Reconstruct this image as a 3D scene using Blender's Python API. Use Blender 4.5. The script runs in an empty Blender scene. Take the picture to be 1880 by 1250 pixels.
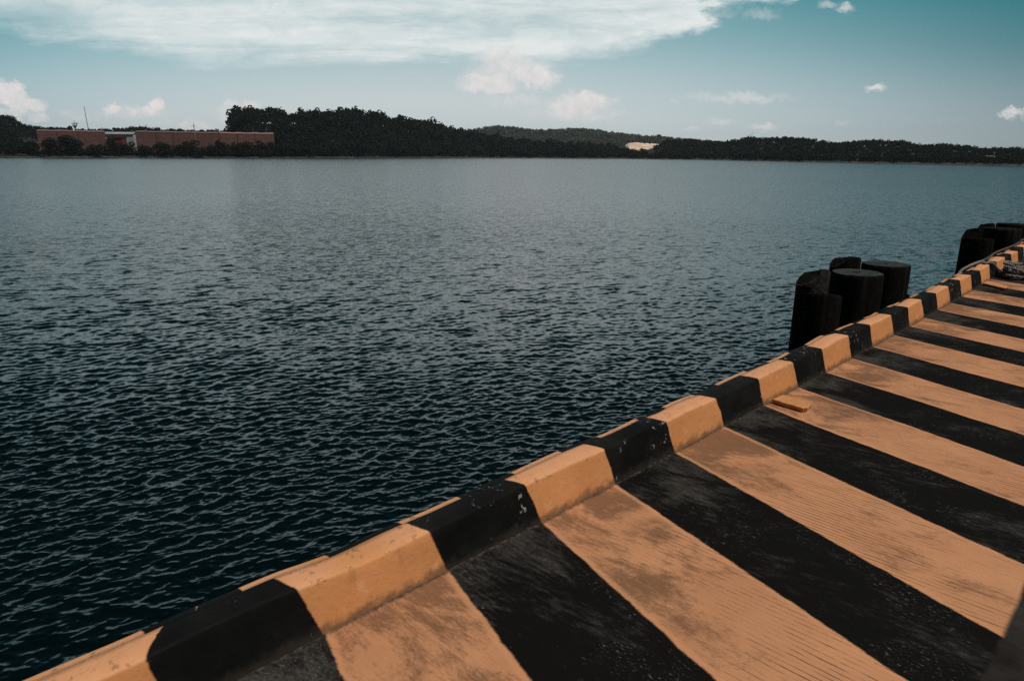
import bpy, math, random
import numpy as np
rng = np.random.default_rng(7)
random.seed(7)
SC = bpy.context.scene
COL = SC.collection
PI = math.pi
R = math.radians

# ------------------------------------------------------------------ survey of the place
# deck top is z = 0, the kerb foot runs along +Y near x = 0, water lies on the -X side
FPX = 1280.0                                   # focal length in photo pixels (1880 wide)
YAW, PITCH, ROLL = R(44.21), math.atan(342 / FPX), R(.38)
CAM = np.array([1.7148, -0.9439, 1.4697])
WATER_Z = -2.30
cy_, sy_ = math.cos(YAW), math.sin(YAW)
FW = np.array([-sy_ * math.cos(PITCH), cy_ * math.cos(PITCH), -math.sin(PITCH)])
R0 = np.array([cy_, sy_, 0.0]); U0 = np.cross(R0, FW)
RT = R0 * math.cos(ROLL) + U0 * math.sin(ROLL)
UP = -R0 * math.sin(ROLL) + U0 * math.cos(ROLL)
FLAT = np.array([-sy_, cy_, 0.0])              # horizontal viewing direction


def ray(px, py):
    return FW + RT * (px - 940) / FPX - UP * (py - 625) / FPX


def on_plane(px, py, z):
    d = ray(px, py)
    return CAM + d * ((z - CAM[2]) / d[2])


def az_el(px, py):
    d = ray(px, py)
    a = math.atan2(d @ R0, d @ FLAT)           # azimuth to the right of the view
    return a, math.atan2(d[2], math.hypot(d[0], d[1]))


def az_dir(a):
    return FLAT * math.cos(a) + R0 * math.sin(a)


# ------------------------------------------------------------------ small helpers
def mesh_np(name, V, F, mat=None, parent=None, smooth=False, attrs=None):
    """V (n,3), F (m,k) arrays -> one linked mesh object"""
    V = np.asarray(V, np.float32); F = np.asarray(F, np.int32)
    me = bpy.data.meshes.new(name)
    k = F.shape[1]
    me.vertices.add(len(V)); me.vertices.foreach_set('co', V.ravel())
    me.loops.add(F.size); me.loops.foreach_set('vertex_index', F.ravel())
    me.polygons.add(len(F))
    me.polygons.foreach_set('loop_start', np.arange(0, F.size, k, dtype=np.int32))
    me.polygons.foreach_set('loop_total', np.full(len(F), k, np.int32))
    if smooth:
        me.polygons.foreach_set('use_smooth', np.ones(len(F), bool))
    for an, av in (attrs or {}).items():
        at = me.attributes.new(an, 'FLOAT', 'POINT')
        at.data.foreach_set('value', np.asarray(av, np.float32).ravel())
    me.update(); me.validate()
    return link(name, me, mat, parent)


def link(name, me, mat=None, parent=None):
    o = bpy.data.objects.new(name, me)
    COL.objects.link(o)
    if mat: me.materials.append(mat)
    if parent: o.parent = parent
    return o


def tag(o, label=None, cat=None, group=None, kind=None):
    if label: o['label'] = label
    if cat: o['category'] = cat
    if group: o['group'] = group
    if kind: o['kind'] = kind
    return o


def empty(name, loc, label, cat, group=None, rz=0):
    o = bpy.data.objects.new(name, None)
    o.empty_display_size = .2
    COL.objects.link(o)
    o.location = loc; o.rotation_euler = (0, 0, rz)
    return tag(o, label, cat, group)


class MB:
    """collects geometry for ONE mesh object"""
    def __init__(s): s.v = []; s.f = []

    def add(s, V, F):
        b = len(s.v)
        s.v += [tuple(map(float, p)) for p in V]
        s.f += [tuple(int(i) + b for i in f) for f in F]
        return s

    def box(s, x0, x1, y0, y1, z0, z1):
        V = [(x, y, z) for z in (z0, z1) for y in (y0, y1) for x in (x0, x1)]
        return s.add(V, [(0, 2, 3, 1), (4, 5, 7, 6), (0, 1, 5, 4), (2, 6, 7, 3), (0, 4, 6, 2), (1, 3, 7, 5)])

    def tube(s, pts, rad, n=8, cap=True):
        pts = [np.array(p, float) for p in pts]
        m = len(pts)
        if np.isscalar(rad): rad = [rad] * m
        V, F = [], []
        ref = np.array([0, 0, 1.0])
        for i in range(m):
            t = pts[min(i + 1, m - 1)] - pts[max(i - 1, 0)]
            t /= np.linalg.norm(t) + 1e-9
            a = np.cross(t, ref)
            if np.linalg.norm(a) < 1e-3: a = np.cross(t, [1.0, 0, 0])
            a /= np.linalg.norm(a); b = np.cross(t, a)
            for k in range(n):
                q = 2 * PI * k / n
                V.append(pts[i] + rad[i] * (a * math.cos(q) + b * math.sin(q)))
        for i in range(m - 1):
            for k in range(n):
                k2 = (k + 1) % n
                F.append((i * n + k, i * n + k2, (i + 1) * n + k2, (i + 1) * n + k))
        if cap:
            F.append(tuple(range(n - 1, -1, -1))); F.append(tuple((m - 1) * n + k for k in range(n)))
        return s.add(V, F)

    def build(s, name, mat, parent=None, smooth=False, bevel=0):
        me = bpy.data.meshes.new(name)
        me.from_pydata(s.v, [], s.f); me.update()
        if smooth:
            me.polygons.foreach_set('use_smooth', np.ones(len(me.polygons), bool))
        o = link(name, me, mat, parent)
        if bevel:
            m = o.modifiers.new('bevel', 'BEVEL'); m.width = bevel; m.segments = 2
        return o


# ------------------------------------------------------------------ shader helpers
class NT:
    def __init__(s, tree): s.t = tree; s.N = tree.nodes; s.L = tree.links

    def node(s, typ, ins=None, **kw):
        n = s.N.new(typ)
        for k, v in kw.items(): setattr(n, k, v)
        for k, v in (ins or {}).items(): s.put(n.inputs[k], v)
        return n

    def put(s, sock, v):
        if isinstance(v, bpy.types.NodeSocket): s.L.new(v, sock)
        else:
            if sock.type == 'RGBA' and len(v) == 3: v = (*v, 1)
            sock.default_value = v

    def math(s, op, a, b=0.0, c=None, clamp=False):
        i = {0: a, 1: b}
        if c is not None: i[2] = c
        return s.node('ShaderNodeMath', i, operation=op, use_clamp=clamp).outputs[0]

    def add(s, a, b): return s.math('ADD', a, b)
    def mul(s, a, b): return s.math('MULTIPLY', a, b)
    def sub(s, a, b): return s.math('SUBTRACT', a, b)

    def ss(s, x, a, b, lo=0.0, hi=1.0):
        n = s.node('ShaderNodeMapRange', {0: x, 1: a, 2: b, 3: lo, 4: hi}, interpolation_type='SMOOTHSTEP')
        return n.outputs[0]

    def lin(s, x, a, b, lo=0.0, hi=1.0):
        return s.node('ShaderNodeMapRange', {0: x, 1: a, 2: b, 3: lo, 4: hi}).outputs[0]

    def mix(s, f, a, b):
        n = s.node('ShaderNodeMix', data_type='RGBA')
        s.put(n.inputs[0], f); s.put(n.inputs[6], a); s.put(n.inputs[7], b)
        return n.outputs[2]

    def mulc(s, a, b):
        n = s.node('ShaderNodeMix', data_type='RGBA', blend_type='MULTIPLY')
        n.inputs[0].default_value = 1; s.put(n.inputs[6], a); s.put(n.inputs[7], b)
        return n.outputs[2]

    def noise(s, vec, scale, detail=4, rough=.55, dist=0.0, out=0):
        return s.node('ShaderNodeTexNoise', {'Vector': vec, 'Scale': scale, 'Detail': detail, 'Roughness': rough, 'Distortion': dist}).outputs[out]

    def vscale(s, vec, xyz):
        return s.node('ShaderNodeVectorMath', {0: vec, 1: xyz}, operation='MULTIPLY').outputs[0]

    def attr(s, name):
        return s.node('ShaderNodeAttribute', attribute_name=name).outputs['Fac']

    def val(s, c): return c


def new_mat(name):
    m = bpy.data.materials.new(name); m.use_nodes = True
    t = NT(m.node_tree)
    b = m.node_tree.nodes['Principled BSDF']
    return m, t, b


def simple_mat(name, col, rough=.7, var=.25, scale=6.0, bump=.0, spec=.5, metallic=0.0):
    m, t, b = new_mat(name)
    pos = t.node('ShaderNodeTexCoord').outputs['Object']
    n = t.noise(pos, scale, 6, .6)
    c = t.mix(t.lin(n, .3, .7), tuple(x * (1 - var) for x in col), tuple(min(1, x * (1 + var)) for x in col))
    t.put(b.inputs['Base Color'], c)
    b.inputs['Roughness'].default_value = rough
    b.inputs['Metallic'].default_value = metallic
    b.inputs['Specular IOR Level'].default_value = spec
    if bump:
        bn = t.node('ShaderNodeBump', {'Strength': bump, 'Distance': .02, 'Height': t.noise(pos, scale * 4, 6, .6)})
        t.put(b.inputs['Normal'], bn.outputs[0])
    return m


# ------------------------------------------------------------------ stripes: where each painted edge meets the kerb foot
KP = np.array([(592, 1159), (818, 1046), (995, 960), (1129, 888), (1240, 831), (1332, 783), (1403, 744), (1466, 709.5), (1517, 683),
               (1564, 657), (1602, 636), (1639, 613), (1667.5, 597.6), (1695.7, 584), (1720, 569), (1743, 556), (1765.6, 544),
               (1786, 533), (1802, 522), (1818.6, 513)], float)
KW = np.array([on_plane(p[0], p[1], 0) for p in KP])
cx = np.polyfit(KW[:, 1], KW[:, 0], 2)


def kerb_x(y):
    y = np.asarray(y, float)
    yc = np.clip(y, -.4, 8.5)
    return np.polyval(cx, yc) + np.polyval(np.polyder(cx), yc) * (y - yc)


yn_fit = np.polyval(np.polyfit(np.arange(20), KW[:, 1], 3), np.arange(20))
NS = np.arange(-6, 52)
YN = np.zeros(len(NS))
for i, n in enumerate(NS):
    if n < 0: YN[i] = yn_fit[0] + n * (yn_fit[1] - yn_fit[0])
    elif n < 20: YN[i] = .35 * yn_fit[n] + .65 * KW[n, 1]
    else: YN[i] = yn_fit[19] + (n - 19) * .495
YN[5] = on_plane(256, 1172, .18)[1] + .30 * .18 - .035
SEND = {1: (972, 1248), 2: (1310, 1245), 3: (1660, 1245), 4: (1835, 1165), 5: (1880, 1035), 6: (1880, 928), 7: (1880, 855), 8: (1880, 797), 9: (1880, 750)}
SL = np.full(len(NS), -.315)
for n, px in SEND.items():
    p = on_plane(px[0], px[1], 0)
    i = n + 6
    SL[i] = (p[1] - YN[i]) / (p[0] - kerb_x(YN[i]))
SL[15 + 1:] = np.linspace(SL[15], -.31, len(SL) - 16)
SL[:7] = SL[7]
OUT_Y = np.array([-.464 - .6, -.464 - .3, -.464, -.187, .109, .405, .686, .984, 1.28, 1.55, 1.87, 2.11, 2.42, 2.66, 3.03])
OUT_Y = np.concatenate([[OUT_Y[0] - .3 * k for k in range(9, 0, -1)], OUT_Y, [OUT_Y[-1] + .3 * k for k in range(1, 80)]])
# index of (-.464: yellow ends) is 9 + 2 -> black follows


def stripe_s(x, y):
    """running stripe number at deck points (arrays of equal shape)"""
    edges = YN[:, None] + SL[:, None] * np.asarray(x)[None, :]
    s = np.empty(len(x))
    for j in range(len(x)):
        s[j] = np.interp(y[j], edges[:, j], NS)
    return s


# ------------------------------------------------------------------ paint materials
YEL = (.60, .262, .100)
YEL2 = (.66, .305, .130)


def stripe_mask(t, s, pos, wob=.05, soft=.012):
    """1 on orange, 0 on black; s running stripe number (even = orange)"""
    w = t.noise(pos, 9, 4, .6)
    w2 = t.noise(pos, 70, 3, .6)
    s = t.add(s, t.mul(t.sub(w, .5), wob))
    s = t.add(s, t.mul(t.sub(w2, .5), wob * .3))
    f = t.mul(t.math('FRACT', t.mul(s, .5)), 2.0)           # 0..1 orange, 1..2 black
    tri = t.math('ABSOLUTE', t.sub(f, .5))                   # <.5 orange for f in 0..1
    tri2 = t.math('ABSOLUTE', t.sub(f, 2.5))
    d = t.math('MINIMUM', tri, tri2)                         # distance from middle of orange
    return t.ss(d, .5 - soft, .5 + soft, 1.0, 0.0), d


def deck_material():
    m, t, b = new_mat('painted_deck')
    pos = t.node('ShaderNodeTexCoord').outputs['Object']
    s = t.attr('stripe')
    mk, d = stripe_mask(t, s, pos, .05, .012)
    xyz = t.node('ShaderNodeSeparateXYZ', {0: pos})
    X, Y = xyz.outputs[0], xyz.outputs[1]
    foot = t.attr('foot')                                    # metres from the kerb foot
    # broom grooves run across the jetty: thin dark lines every 23 mm, broken up
    wv = t.add(Y, t.mul(t.sub(t.noise(t.vscale(pos, (1.3, 6, 1)), 2.2, 3), .5), .02))
    ph = t.math('FRACT', t.mul(wv, 1 / .0235))
    gl = t.math('ABSOLUTE', t.sub(ph, .5))
    brk = t.noise(t.vscale(pos, (8, 45, 1)), 1.0, 5, .7)
    reg = t.noise(pos, 1.7, 3, .5)
    brk = t.add(brk, t.mul(t.sub(reg, .5), .55))
    brk = t.add(brk, t.ss(foot, .0, .45, -.10, .02))
    brk = t.add(brk, t.ss(Y, .0, 1.2, -.12, .0))
    gw = t.ss(t.add(brk, t.ss(Y, 1.0, 1.9, .0, .05)), .43, .76, .0, .14)
    groove = t.math('GREATER_THAN', gw, gl)
    groove = t.ss(t.sub(gw, gl), -.03, .06)
    # stains: brown grime spread unevenly, heaviest along the kerb, stripe borders stay cleaner
    st = t.noise(t.vscale(pos, (1.0, 1.5, 1)), 2.3, 8, .66, .6)
    st2 = t.noise(t.vscale(pos, (1.6, 6, 1)), 7, 7, .7)
    near = t.ss(foot, .9, .05, 0.0, .13)
    stv = t.add(t.add(st, t.mul(t.sub(st2, .5), .30)), near)
    grime = t.ss(t.add(stv, t.mul(t.sub(t.noise(t.vscale(pos, (1, 2.4, 1)), 42, 5, .75), .5), .30)), .495, .70)
    border = t.ss(d, .43, .475, 0.0, 1.0)
    grime = t.mul(grime, t.lin(border, 0, 1, 1.0, .25))
    fine = t.noise(pos, 260, 4, .7)
    spots = t.ss(t.noise(pos, 24, 5, .62), .66, .73)
    yel = t.mix(t.lin(t.noise(pos, 3.0, 5), .35, .65), (.50, .230, .115), (.58, .276, .138))
    yel = t.mix(t.mul(border, .55), yel, (.62, .292, .142))
    yel = t.mix(t.mul(t.sub(fine, .5), 1.0), yel, (.30, .14, .07))
    yel = t.mix(t.mul(grime, .80), yel, (.145, .074, .040))
    yel = t.mix(t.mul(spots, .6), yel, (.12, .07, .045))
    yel = t.mix(t.mul(groove, .80), yel, (.085, .046, .03))
    # black: dusty and scuffed
    dust = t.ss(t.add(t.add(st, t.mul(t.sub(st2, .5), .55)), t.ss(foot, .8, .0, 0.0, .15)), .53, .80)
    blk = t.mix(t.mul(dust, t.lin(t.noise(t.vscale(pos, (60, 130, 1)), 1.0, 4, .7), .35, .65, .25, 1.15)), (.0075, .0072, .0070), (.070, .064, .058))
    flake = t.mul(t.ss(t.noise(t.vscale(pos, (45, 120, 1)), 1.0, 5, .75), .56, .66), t.ss(t.noise(pos, 2.7, 7, .72), .50, .60))
    blk = t.mix(t.mul(flake, .6), blk, (.21, .20, .185))
    chip = t.mul(t.ss(t.noise(pos, 64, 5, .7), .665, .70), t.ss(t.noise(pos, 2.6, 6, .7), .47, .60))
    blk = t.mix(t.mul(chip, .7), blk, (.24, .22, .20))
    col = t.mix(mk, blk, yel)
    # painted band ends 1.51 m in from the kerb: bare dark concrete beyond
    e = t.add(X, t.mul(t.sub(t.noise(pos, 6, 4), .5), .022))
    bare = t.ss(e, 1.500, 1.520)
    conc = t.mix(t.lin(t.noise(pos, 7, 8, .65), .3, .7), (.012, .0105, .0095), (.036, .031, .028))
    col = t.mix(bare, col, conc)
    # open joint full of grit at the kerb foot
    j = t.add(foot, t.mul(t.sub(t.noise(pos, 30, 5, .7), .5), .05))
    joint = t.ss(j, .022, .004)
    col = t.mix(t.mul(joint, .75), col, t.mix(t.ss(t.noise(pos, 40, 4), .45, .6), (.025, .02, .017), (.10, .075, .058)))
    t.put(b.inputs['Base Color'], col)
    t.put(b.inputs['Roughness'], t.lin(t.noise(pos, 12, 4), .3, .7, .62, .88))
    t.put(b.inputs['Specular IOR Level'], t.lin(mk, 0, 1, .02, .16))
    h = t.add(t.mul(t.ss(gl, .0, .2), t.ss(brk, .40, .62, .04, .40)), t.mul(t.noise(pos, 120, 6, .7), .5))
    h = t.sub(h, t.mul(groove, .6))
    h = t.add(h, t.mul(t.noise(pos, 9, 5), .8))
    bn = t.node('ShaderNodeBump', {'Strength': .55, 'Distance': .004, 'Height': h})
    t.put(b.inputs['Normal'], bn.outputs[0])
    return m


def kerb_material():
    m, t, b = new_mat('painted_kerb')
    pos = t.node('ShaderNodeTexCoord').outputs['Object']
    s = t.attr('stripe')
    mk, d = stripe_mask(t, s, pos, .045, .010)
    n1 = t.noise(pos, 4.2, 6, .6)
    n2 = t.noise(pos, 17, 6, .65)
    hgt = t.node('ShaderNodeSeparateXYZ', {0: pos}).outputs[2]
    yel = t.mix(t.lin(n1, .3, .7), (.56, .235, .082), (.66, .29, .115))
    yel = t.mix(t.ss(n2, .55, .72, 0, .40), yel, (.40, .18, .075))
    yel = t.mix(t.ss(t.noise(pos, 11, 4, .6), .60, .70, 0, .45), yel, (.74, .40, .20))
    yel = t.mix(t.mul(t.sub(t.noise(pos, 220, 4, .7), .5), .8), yel, (.3, .15, .08))
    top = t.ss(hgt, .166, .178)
    yel = t.mix(t.mul(top, t.lin(n2, .3, .7, .5, .9)), yel, (.70, .345, .185))  # paler, pinker top: sky light put into the paint colour
    dirt = t.ss(t.add(hgt, t.mul(t.sub(n2, .5), .11)), .045, .0)
    yel = t.mix(t.mul(dirt, .75), yel, (.10, .062, .042))
    arr = t.mul(t.math('LESS_THAN', t.math('ABSOLUTE', t.sub(hgt, .1725)), .0085), t.ss(t.noise(pos, 38, 5, .7), .56, .64))
    yel = t.mix(t.mul(arr, .6), yel, (.20, .105, .055))
    drip = t.mul(t.ss(t.noise(t.vscale(pos, (1, 1, .12)), 21, 4, .6), .60, .70), t.ss(hgt, .02, .15))
    yel = t.mix(t.mul(drip, .30), yel, (.26, .125, .06))
    pits = t.ss(t.noise(pos, 46, 4, .6), .70, .75)
    yel = t.mix(t.mul(pits, .8), yel, (.12, .07, .045))
    blk = t.mix(t.ss(n1, .35, .75), (.0065, .0068, .0070), (.014, .014, .013))
    chip = t.mul(t.ss(t.noise(pos, 27, 6, .7, .5), .60, .615), t.ss(t.noise(pos, 5.2, 4, .6), .52, .60))
    blk = t.mix(t.mul(chip, .9), blk, (.30, .28, .26))
    blk = t.mix(t.mul(dirt, .6), blk, (.045, .036, .028))
    # worn arrises
    col = t.mix(mk, blk, yel)
    # bare concrete face towards the water
    side = t.attr('bare')
    col = t.mix(side, col, t.mix(t.lin(n2, .3, .7), (.07, .065, .06), (.16, .15, .135)))
    t.put(b.inputs['Base Color'], col)
    t.put(b.inputs['Roughness'], t.lin(n2, .3, .7, .5, .75))
    t.put(b.inputs['Specular IOR Level'], t.lin(mk, 0, 1, .035, .22))
    h = t.add(t.mul(t.noise(pos, 26, 6, .62), 1.0), t.mul(n1, 1.2))
    h = t.sub(h, t.mul(t.add(pits, chip), .35))
    bn = t.node('ShaderNodeBump', {'Strength': .5, 'Distance': .006, 'Height': h})
    t.put(b.inputs['Normal'], bn.outputs[0])
    return m


# ------------------------------------------------------------------ jetty deck and kerb
def build_jetty():
    xs = np.concatenate([np.linspace(-.30, 1.7, 81), np.array([1.8, 2.0, 2.5, 3.5, 5.0, 7.0])])
    ys = np.concatenate([np.array([-12, -8, -5]), np.arange(-3, 14, .025), np.arange(14, 24.01, .1)])
    gx, gy = np.meshgrid(xs, ys)
    kx = kerb_x(gy)
    gx2 = np.where(gx < 1.0, gx + kx * np.clip(1 - gx, 0, 1), gx)
    gz = .0015 * np.sin(gx2 * 5 + gy * 3) + .001 * np.sin(gy * 11 - gx2 * 4)
    V = np.stack([gx2, gy, gz], -1).reshape(-1, 3)
    nx, ny = len(xs), len(ys)
    i = (np.arange(ny - 1)[:, None] * nx + np.arange(nx - 1)[None, :]).ravel()
    F = np.stack([i, i + 1, i + nx + 1, i + nx], 1)
    s = stripe_s(V[:, 0] - 0, V[:, 1])
    foot = V[:, 0] - kerb_x(V[:, 1])
    deck = mesh_np('jetty_deck', V, F, deck_material(), smooth=True, attrs={'stripe': s, 'foot': foot})
    tag(deck, kind='structure')
    # slab and edge beam under the deck
    mb = MB()
    mb.box(-.10, 7.0, -12, 24, -.55, -.03)
    mb.box(.15, .75, -12, 24, -1.15, -.55)
    slab = mb.build('jetty_slab', simple_mat('jetty_concrete', (.14, .13, .12), .85, .35, 3, .4))
    tag(slab, kind='structure')

    # kerb: (offset across, height, kind)  kind 0 inner stripes, 1 outer strip, 2 bare
    prof = [(.004, -.02, 0), (.0, .004, 0), (-.007, .05, 0), (-.014, .10, 0), (-.0205, .145, 0), (-.0240, .168, 0), (-.0265, .1755, 0), (-.033, .1795, 0),
            (-.075, .1810, 0), (-.105, .1812, 0), (-.1265, .1800, 0), (-.1268, .1782, 1), (-.145, .1775, 1), (-.158, .1750, 1), (-.166, .170, 1), (-.171, .158, 1), (-.173, .10, 1),
            (-.1735, .06, 2), (-.175, -.05, 2), (-.175, -.6, 2)]
    ys = np.arange(-4, 24, .025)
    w1 = np.convolve(rng.normal(size=len(ys) + 40), np.hanning(15), 'same')[20:-20] * .0016
    w2 = np.convolve(rng.normal(size=len(ys) + 40), np.hanning(25), 'same')[20:-20] * .0014
    w3 = np.convolve(rng.normal(size=len(ys) + 40), np.hanning(13), 'same')[20:-20] * .0015
    kx = kerb_x(ys)
    P = len(prof)
    V = np.zeros((len(ys), P, 3)); S = np.zeros((len(ys), P)); B = np.zeros((len(ys), P))
    out_idx = np.arange(len(OUT_Y))
    for k, (ox, z, kd) in enumerate(prof):
        V[:, k, 0] = kx + ox + (w1 if z > .12 and ox > -.1 else 0) + (w3 if ox < -.12 and z > .05 else 0)
        V[:, k, 1] = ys
        V[:, k, 2] = z + (w2 if z > .12 else 0)
        if kd == 0:
            skew = -.30 * max(0, min(z, .18)) + ox * np.where(np.abs(ys - YN[5]) < .25, -.8, .25)
            S[:, k] = np.interp(ys - skew, YN, NS)
        else:
            S[:, k] = np.interp(ys, OUT_Y, out_idx) - 11 + 1
        B[:, k] = 1 if kd == 2 else 0
    n = len(ys)
    F = []
    for k in range(P - 1):
        a = np.arange(n - 1) * P + k
        F.append(np.stack([a, a + P, a + P + 1, a + 1], 1))
    F = np.concatenate(F)[:, ::-1]
    kerb = mesh_np('kerb', V.reshape(-1, 3), F, kerb_material(), smooth=True, attrs={'stripe': S.ravel(), 'bare': B.ravel()})
    tag(kerb, 'long low concrete kerb painted in orange and black blocks along the jetty edge', 'kerb')


build_jetty()

# two painted tongues of mortar stuck out from the kerb foot
MAT_TONGUE = simple_mat('orange_paint', (.56, .245, .095), .7, .18, 20, .5)


def tongue(corners, thick, label):
    """irregular slab lying on the deck, corners (x, y) counter-clockwise seen from above, raised clear of the deck at its free end"""
    pts = []
    m = len(corners)
    for i in range(m):
        a = np.array(corners[i]); b = np.array(corners[(i + 1) % m])
        for q in np.linspace(0, 1, 9)[:-1]:
            p = a + (b - a) * q
            pts.append(p + rng.normal(size=2) * .0022)
    n = len(pts)
    c = np.mean(pts, 0)
    mb = MB()
    V = []
    for z, k in ((.004, .93), (thick * .55, .97), (thick * .92, 1.0), (thick, .965)):
        for p in pts:
            q = c + (p - c) * k
            V.append((q[0], q[1], z + rng.normal() * .0007))
    F = []
    for l in range(3):
        for i in range(n):
            j = (i + 1) % n
            F.append((l * n + i, l * n + j, (l + 1) * n + j, (l + 1) * n + i))
    F.append(tuple(range(n - 1, -1, -1))); F.append(tuple(3 * n + i for i in range(n)))
    V = [np.array(v) - np.array([c[0], c[1], 0]) for v in V]
    o = mb.add(V, F).build('mortar_tongue', MAT_TONGUE)
    o.location = (c[0], c[1], 0)
    return tag(o, label, 'mortar_tongue')


def deck_px(*pp): return [on_plane(x, y, .02)[:2] for x, y in pp]


tongue(deck_px((1417, 735), (1474, 752), (1482, 751), (1489, 746), (1490, 743), (1486, 740), (1437, 727)), .030,
       'short orange painted mortar tongue lying at the kerb foot halfway along, grime around it')
tongue(deck_px((1804, 521), (1846, 531), (1851, 527), (1812, 517)), .030,
       'thin orange painted mortar tongue at the kerb foot close to the rope')


# ------------------------------------------------------------------ timber fender piles
def pile_material():
    m, t, b = new_mat('tarred_timber')
    pos = t.node('ShaderNodeTexCoord').outputs['Object']
    grain = t.noise(t.vscale(pos, (22, 22, 1.6)), 1.0, 6, .65)
    n = t.noise(pos, 5, 5)
    c = t.mix(t.ss(grain, .4, .75), (.006, .0055, .005), (.020, .017, .015))
    c = t.mix(t.ss(n, .58, .75, 0, .5), c, (.030, .024, .02))
    t.put(b.inputs['Base Color'], c)
    b.inputs['Roughness'].default_value = .9
    b.inputs['Specular IOR Level'].default_value = .03
    bn = t.node('ShaderNodeBump', {'Strength': .7, 'Distance': .012, 'Height': grain})
    t.put(b.inputs['Normal'], bn.outputs[0])
    return m


def pile_top_material(base, light):
    m, t, b = new_mat('weathered_end_grain')
    pos = t.node('ShaderNodeTexCoord').outputs['Object']
    n = t.noise(pos, 14, 6, .7)
    rad = t.node('ShaderNodeVectorMath', {0: t.vscale(pos, (1, 1, 0))}, operation='LENGTH').outputs['Value']
    rings = t.math('SINE', t.mul(t.add(rad, t.mul(t.sub(n, .5), .03)), 260))
    c = t.mix(t.ss(n, .38, .7), base, light)
    c = t.mix(t.lin(rings, -1, 1, 0, .35), c, base)
    c = t.mix(t.ss(t.add(rad, t.mul(n, .06)), .085, .055), c, (.008, .008, .008))
    t.put(b.inputs['Base Color'], c)
    b.inputs['Roughness'].default_value = .9
    b.inputs['Specular IOR Level'].default_value = .05
    return m


MAT_PILE = pile_material()
MAT_PTOP = pile_top_material((.024, .028, .028), (.066, .076, .076))
MAT_PGREY = simple_mat('split_grey_timber', (.030, .026, .024), .9, .6, 9, .6, .05)


def pile(cxy, ztop, rad, label, chamfer=None, grey=False, lean=(0, 0), tilt=0, dark=False, group='timber fender piles outside the kerb'):
    """round timber pile standing in the water; chamfer = (direction angle, depth, start) cuts a sloping shoulder"""
    root = empty('fender_pile', (cxy[0], cxy[1], WATER_Z - 1.5), label, 'pile', group)
    N = 40
    prf = 1 + .02 * np.sin(np.arange(N) * 2 * PI / N * 3 + rng.uniform(0, 6)) + .012 * rng.normal(size=N)
    ph = np.arange(N) * 2 * PI / N
    H = ztop - (WATER_Z - 1.5)
    zs = [0, H * .4, H * .7, H - .6, H - .35, H - .2, H - .1, H - .03, H - .008, H]
    rs = [1.08, 1.05, 1.03, 1.01, 1, 1, 1, 1, .985, .955]

    def cut(x, y, z):
        if tilt and z > H - .3: z += tilt * (-(x * FLAT[0] + y * FLAT[1]) + .35 * (x * math.cos(LEFTA) + y * math.sin(LEFTA)))
        if chamfer is None: return z
        a, depth, start = chamfer
        q = (x * math.cos(a) + y * math.sin(a)) / rad          # -1..1 across the pile
        if q > start: z = min(z, H - depth * ((q - start) / (1 - start)) ** .9)
        return z
    V = []
    for z, r_ in zip(zs, rs):
        for k in range(N):
            x, y = rad * r_ * prf[k] * math.cos(ph[k]), rad * r_ * prf[k] * math.sin(ph[k])
            V.append((x + lean[0] * (z - H), y + lean[1] * (z - H), cut(x, y, z)))
    F = []
    for l in range(len(zs) - 1):
        for k in range(N):
            k2 = (k + 1) % N
            F.append((l * N + k, l * N + k2, (l + 1) * N + k2, (l + 1) * N + k))
    sh = MB().add(V, F).build('shaft', MAT_PGREY if grey else MAT_PILE, root, True)
    # end grain as its own piece: concentric rings following the cut
    V, F = [], []
    rr = [.955, .8, .6, .4, .2, .02]
    for r_ in rr:
        for k in range(N):
            x, y = rad * r_ * prf[k] * math.cos(ph[k]), rad * r_ * prf[k] * math.sin(ph[k])
            V.append((x, y, cut(x, y, H) + (.0 if r_ > .9 else rng.normal() * .002)))
    for l in range(len(rr) - 1):
        for k in range(N):
            k2 = (k + 1) % N
            F.append((l * N + k, l * N + k2, (l + 1) * N + k2, (l + 1) * N + k))
    F.append(tuple((len(rr) - 1) * N + k for k in range(N)))
    tp = MB().add(V, F).build('end_grain', MAT_PILE if dark else MAT_PTOP, root, True)
    return root


def pile_at(px_c, py_top, width, x_plane):
    """where a pile seen at pixel column px_c, top py_top, stands if its axis lies on x = x_plane"""
    d = ray(px_c, py_top)
    k = (x_plane - CAM[0]) / d[0]
    p = CAM + d * k
    depth = (p - CAM) @ FW
    return p, width / 2 / FPX * depth


left_dir = -R0                                   # towards the left of the picture
LEFTA = math.atan2(left_dir[1], left_dir[0])
PILES1 = [
    # px centre, top y, px width, x plane, label, chamfer, grey
    (1503, 541, 80, -.52, 'black timber pile with the lowest top, front left of the near pile cluster', None, False),
    (1494, 496, 56, -.98, 'greyish split timber pile with a sloping left shoulder in the near cluster', (LEFTA, .15, -.15), True),
    (1574, 500, 88, -.48, 'black round timber pile with flat worn top, front middle of the near cluster', None, False),
    (1553, 473, 52, -1.10, 'dark pile with chamfered left shoulder at the back of the near cluster', (LEFTA, .10, .25), False),
    (1627, 484, 81, -.62, 'black round timber pile with flat cracked top, right end of the near cluster', None, False)]
for px, py, w, xp, lab, ch, g in PILES1:
    p, r_ = pile_at(px, py, w, xp)
    pile(p[:2], p[2], r_, lab, ch, g, tilt={1503: .24, 1494: .28, 1553: .22}.get(px, 0), dark=px in (1503, 1553, 1494))
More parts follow.
